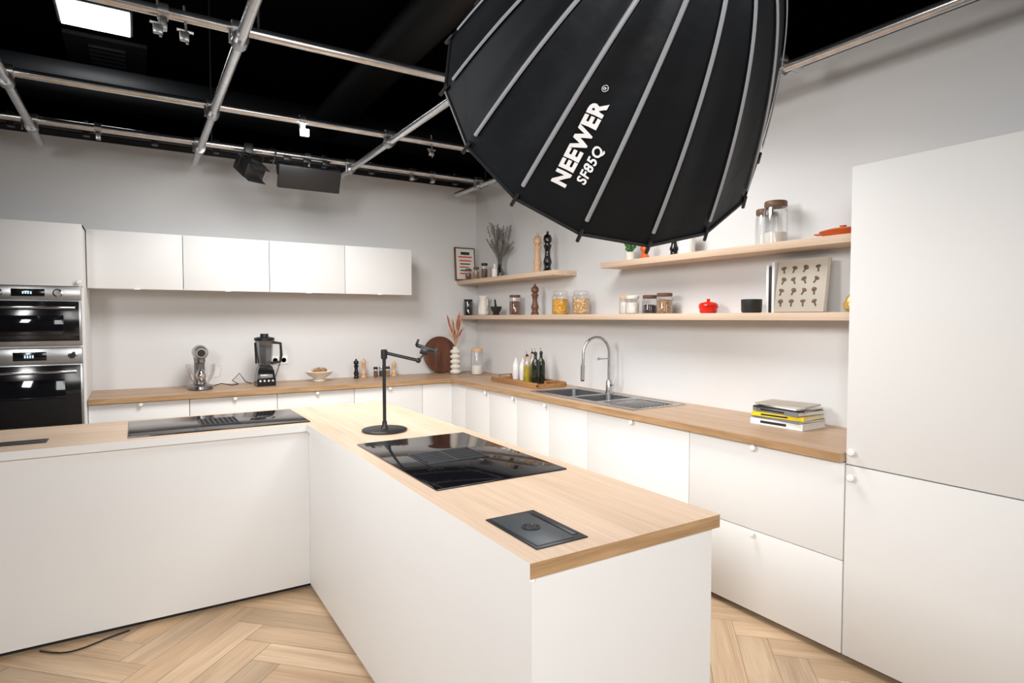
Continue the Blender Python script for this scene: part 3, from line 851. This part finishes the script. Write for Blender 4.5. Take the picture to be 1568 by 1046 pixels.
jar('spice_jar', 2.10, 5.69, z, .022, .10, 'blk', 'seeds', .8); mill('salt_mill', 2.17, 5.70, z, .15, .024, 'beech')
o = MB('round_cutting_board')
T = Matrix.Translation((2.71, 5.765, z+.195)) @ Matrix.Rotation(math.radians(90-9), 4, 'X')
o.lathe((0, 0, -.01), [(.001, 0), (.188, 0), (.193, .004), (.193, .016), (.188, .02), (.001, .02)], 'walnut', 48, T); o.done()
o = MB('dried_flower_vase')
vx, vy = 2.78, 5.55
P = []
for i in range(5):
    zz = .052*i
    for q in range(7):
        a = math.pi*q/6; P.append((.03+.026*math.sin(a), zz+.052*q/6.01))
P += [(.022, .265), (.03, .285)]
o.lathe((vx, vy, z), P, 'cream', 28)
for i in range(30):
    a = random.uniform(0, 6.28); s_ = random.uniform(.02, .1); h = random.uniform(.42, .66)
    p2 = Vector((vx+s_*math.cos(a), vy+s_*math.sin(a), z+h)); p1 = Vector((vx+s_*.3*math.cos(a), vy+s_*.3*math.sin(a), z+.36))
    k = 'pampas' if i % 3 else 'straw'
    o.tube([(vx, vy, z+.27), p1, p2], .0018, 'straw', 5)
    d = (p2-p1).normalized()
    o.tube([p2-d*.12, p2-d*.06, p2], .01, k, 6, [.003, .009, .002])
o.done()
jar('storage_jar', 2.96, 5.42, z, .062, .27, 'beech', 'flour', .45, .03)
o = MB('serving_tray')
x0, y0, x1, y1 = 2.76, 4.03, 3.06, 4.78
o.box(x0, y0, z, x1, y1, z+.012, 'acacia', .003)
o.box(x0, y0, z+.01, x0+.014, y1, z+.045, 'acacia', .003); o.box(x1-.014, y0, z+.01, x1, y1, z+.045, 'acacia', .003)
for (ya, yb_) in ((y0, y0+.014), (y1-.014, y1)):
    o.box(x0, ya, z+.01, x1, yb_, z+.035, 'acacia', .003); o.box(x0+.09, ya, z+.05, x1-.09, yb_, z+.06, 'acacia', .003)
    o.box(x0+.08, ya, z+.034, x0+.095, yb_, z+.06, 'acacia'); o.box(x1-.095, ya, z+.034, x1-.08, yb_, z+.06, 'acacia')
o.done()
zt = z+.0125
def squeeze(x, y):
    o = MB('squeeze_bottle'); o.lathe((x, y, zt), [(.028, 0), (.031, .005), (.031, .13), (.025, .145), (.026, .145), (.026, .16), (.012, .17), (.004, .20)], 'white', 24); o.done()
squeeze(2.98, 4.70); squeeze(2.99, 4.60)
o = MB('utensil_jar')
o.lathe((2.98, 4.50, zt), [(.034, 0), (.036, .12), (.033, .12), (.03, .01)], 'glass', 24, capt=False)
for i in range(4):
    a = i*1.6; o.tube([(2.98, 4.50, zt+.01), (2.98+.03*math.cos(a), 4.50+.04*math.sin(a), zt+.22)], .005, 'beech', 8, [.004, .006]); o.ball((2.98+.03*math.cos(a), 4.50+.04*math.sin(a), zt+.225), .014, 'beech', sx=.5, sz=1.6, seg=10)
o.done()
bottle('oil_bottle', 2.97, 4.41, zt, .034, .27, 'glass', 'blk', True, 1., 'oil')
bottle('oil_bottle', 2.88, 4.36, zt, .034, .25, 'glass', 'blk', True, 1., 'oil')
bottle('vinegar_bottle', 2.98, 4.29, zt, .035, .28, 'darkoil', 'blk')
bottle('vinegar_bottle', 2.88, 4.23, zt, .035, .28, 'darkoil', 'blk')
o = MB('magazine_stack')
zz = z
for i, (k, th, l, d, rot) in enumerate((('bookw', .034, .30, .22, 2), ('bookg', .012, .29, .22, -3), ('booky', .022, .29, .22, 5), ('bookg', .024, .28, .21, -4), ('bookd', .008, .28, .21, 6), ('bookw', .008, .28, .2, -8), ('bookb', .008, .27, .2, 9))):
    c = (2.98, 1.95, zz); T = rotT(c, 'Z', rot)
    o.box(c[0]-d/2, c[1]-l/2, zz, c[0]+d/2, c[1]+l/2, zz+th*.12, k, 0, T)
    o.box(c[0]-d/2+.003, c[1]-l/2+.004, zz+th*.12, c[0]+d/2-.004, c[1]+l/2-.004, zz+th*.88, 'paper', 0, T)
    o.box(c[0]-d/2, c[1]-l/2, zz+th*.88, c[0]+d/2, c[1]+l/2, zz+th, k, 0, T)
    o.box(c[0]-d/2-.001, c[1]-l/2, zz, c[0]-d/2+.003, c[1]+l/2, zz+th, k, 0, T)
    if th > .02: o.box(c[0]-d/2-.0015, c[1]-.06, zz+th*.3, c[0]-d/2-.0008, c[1]+.09, zz+th*.7, 'bookd', 0, T)
    zz += th+.0005
o.done()
o = MB('worktop_socket'); o.box(3.02, 1.45, ZC+.0002, 3.10, 1.62, ZC+.004, 'sock2', .001); o.box(3.03, 1.46, ZC+.003, 3.09, 1.61, ZC+.006, 'blk', .001); o.done()

# ------------------------------------------------------------------ lights
def area(name, loc, tgt, size, power, col=(1, 1, 1), sy=None, spread=180):
    l = bpy.data.lights.new(name, 'AREA'); l.energy = power; l.color = col
    l.shape = 'RECTANGLE'; l.size = size; l.size_y = sy or size; l.spread = math.radians(spread)
    o = bpy.data.objects.new(name, l); scene.collection.objects.link(o)
    o.location = loc; o.rotation_euler = (Vector(tgt)-Vector(loc)).to_track_quat('-Z', 'Y').to_euler()
    return o
area('key_softbox_lamp', (-1.6, -.9, 2.5), (2.2, 3.0, -.2), .8, 50, (1, .99, .98), spread=110)
area('fill_light_added', (1.4, -1.8, 2.3), (.8, 3.0, .3), 1.2, 20, (1, .995, .99), spread=120)  # added fill light, unseen behind the camera, brightens the near faces
area('back_wash_lamp', (.9, 3.9, 2.68), (1.0, 5.1, 0), .8, 42, (1, .99, .98), spread=150)
area('overhead_lamp', (2.0, 2.6, 2.68), (2.5, 2.8, 0), .7, 24, (1, .99, .98), spread=150)
area('side_wash_added', (-1.4, 2.4, 2.6), (3.2, 2.6, .9), .8, 17, (1, .99, .985), spread=80)  # added lamp out of view, puts more light on the right wall
wd = bpy.data.worlds.new('world'); scene.world = wd; wd.use_nodes = True
wd.node_tree.nodes['Background'].inputs[0].default_value = (.02, .02, .022, 1)
wd.node_tree.nodes['Background'].inputs[1].default_value = .3

# ------------------------------------------------------------------ camera
cam = bpy.data.cameras.new('camera'); cam.sensor_width = 36; cam.lens = 937/1600*36; cam.clip_start = .05
co = bpy.data.objects.new('camera', cam); scene.collection.objects.link(co)
co.location = (0, 0, 1.5); co.rotation_euler = (math.radians(90-2.231), 0, math.radians(-32))
scene.camera = co
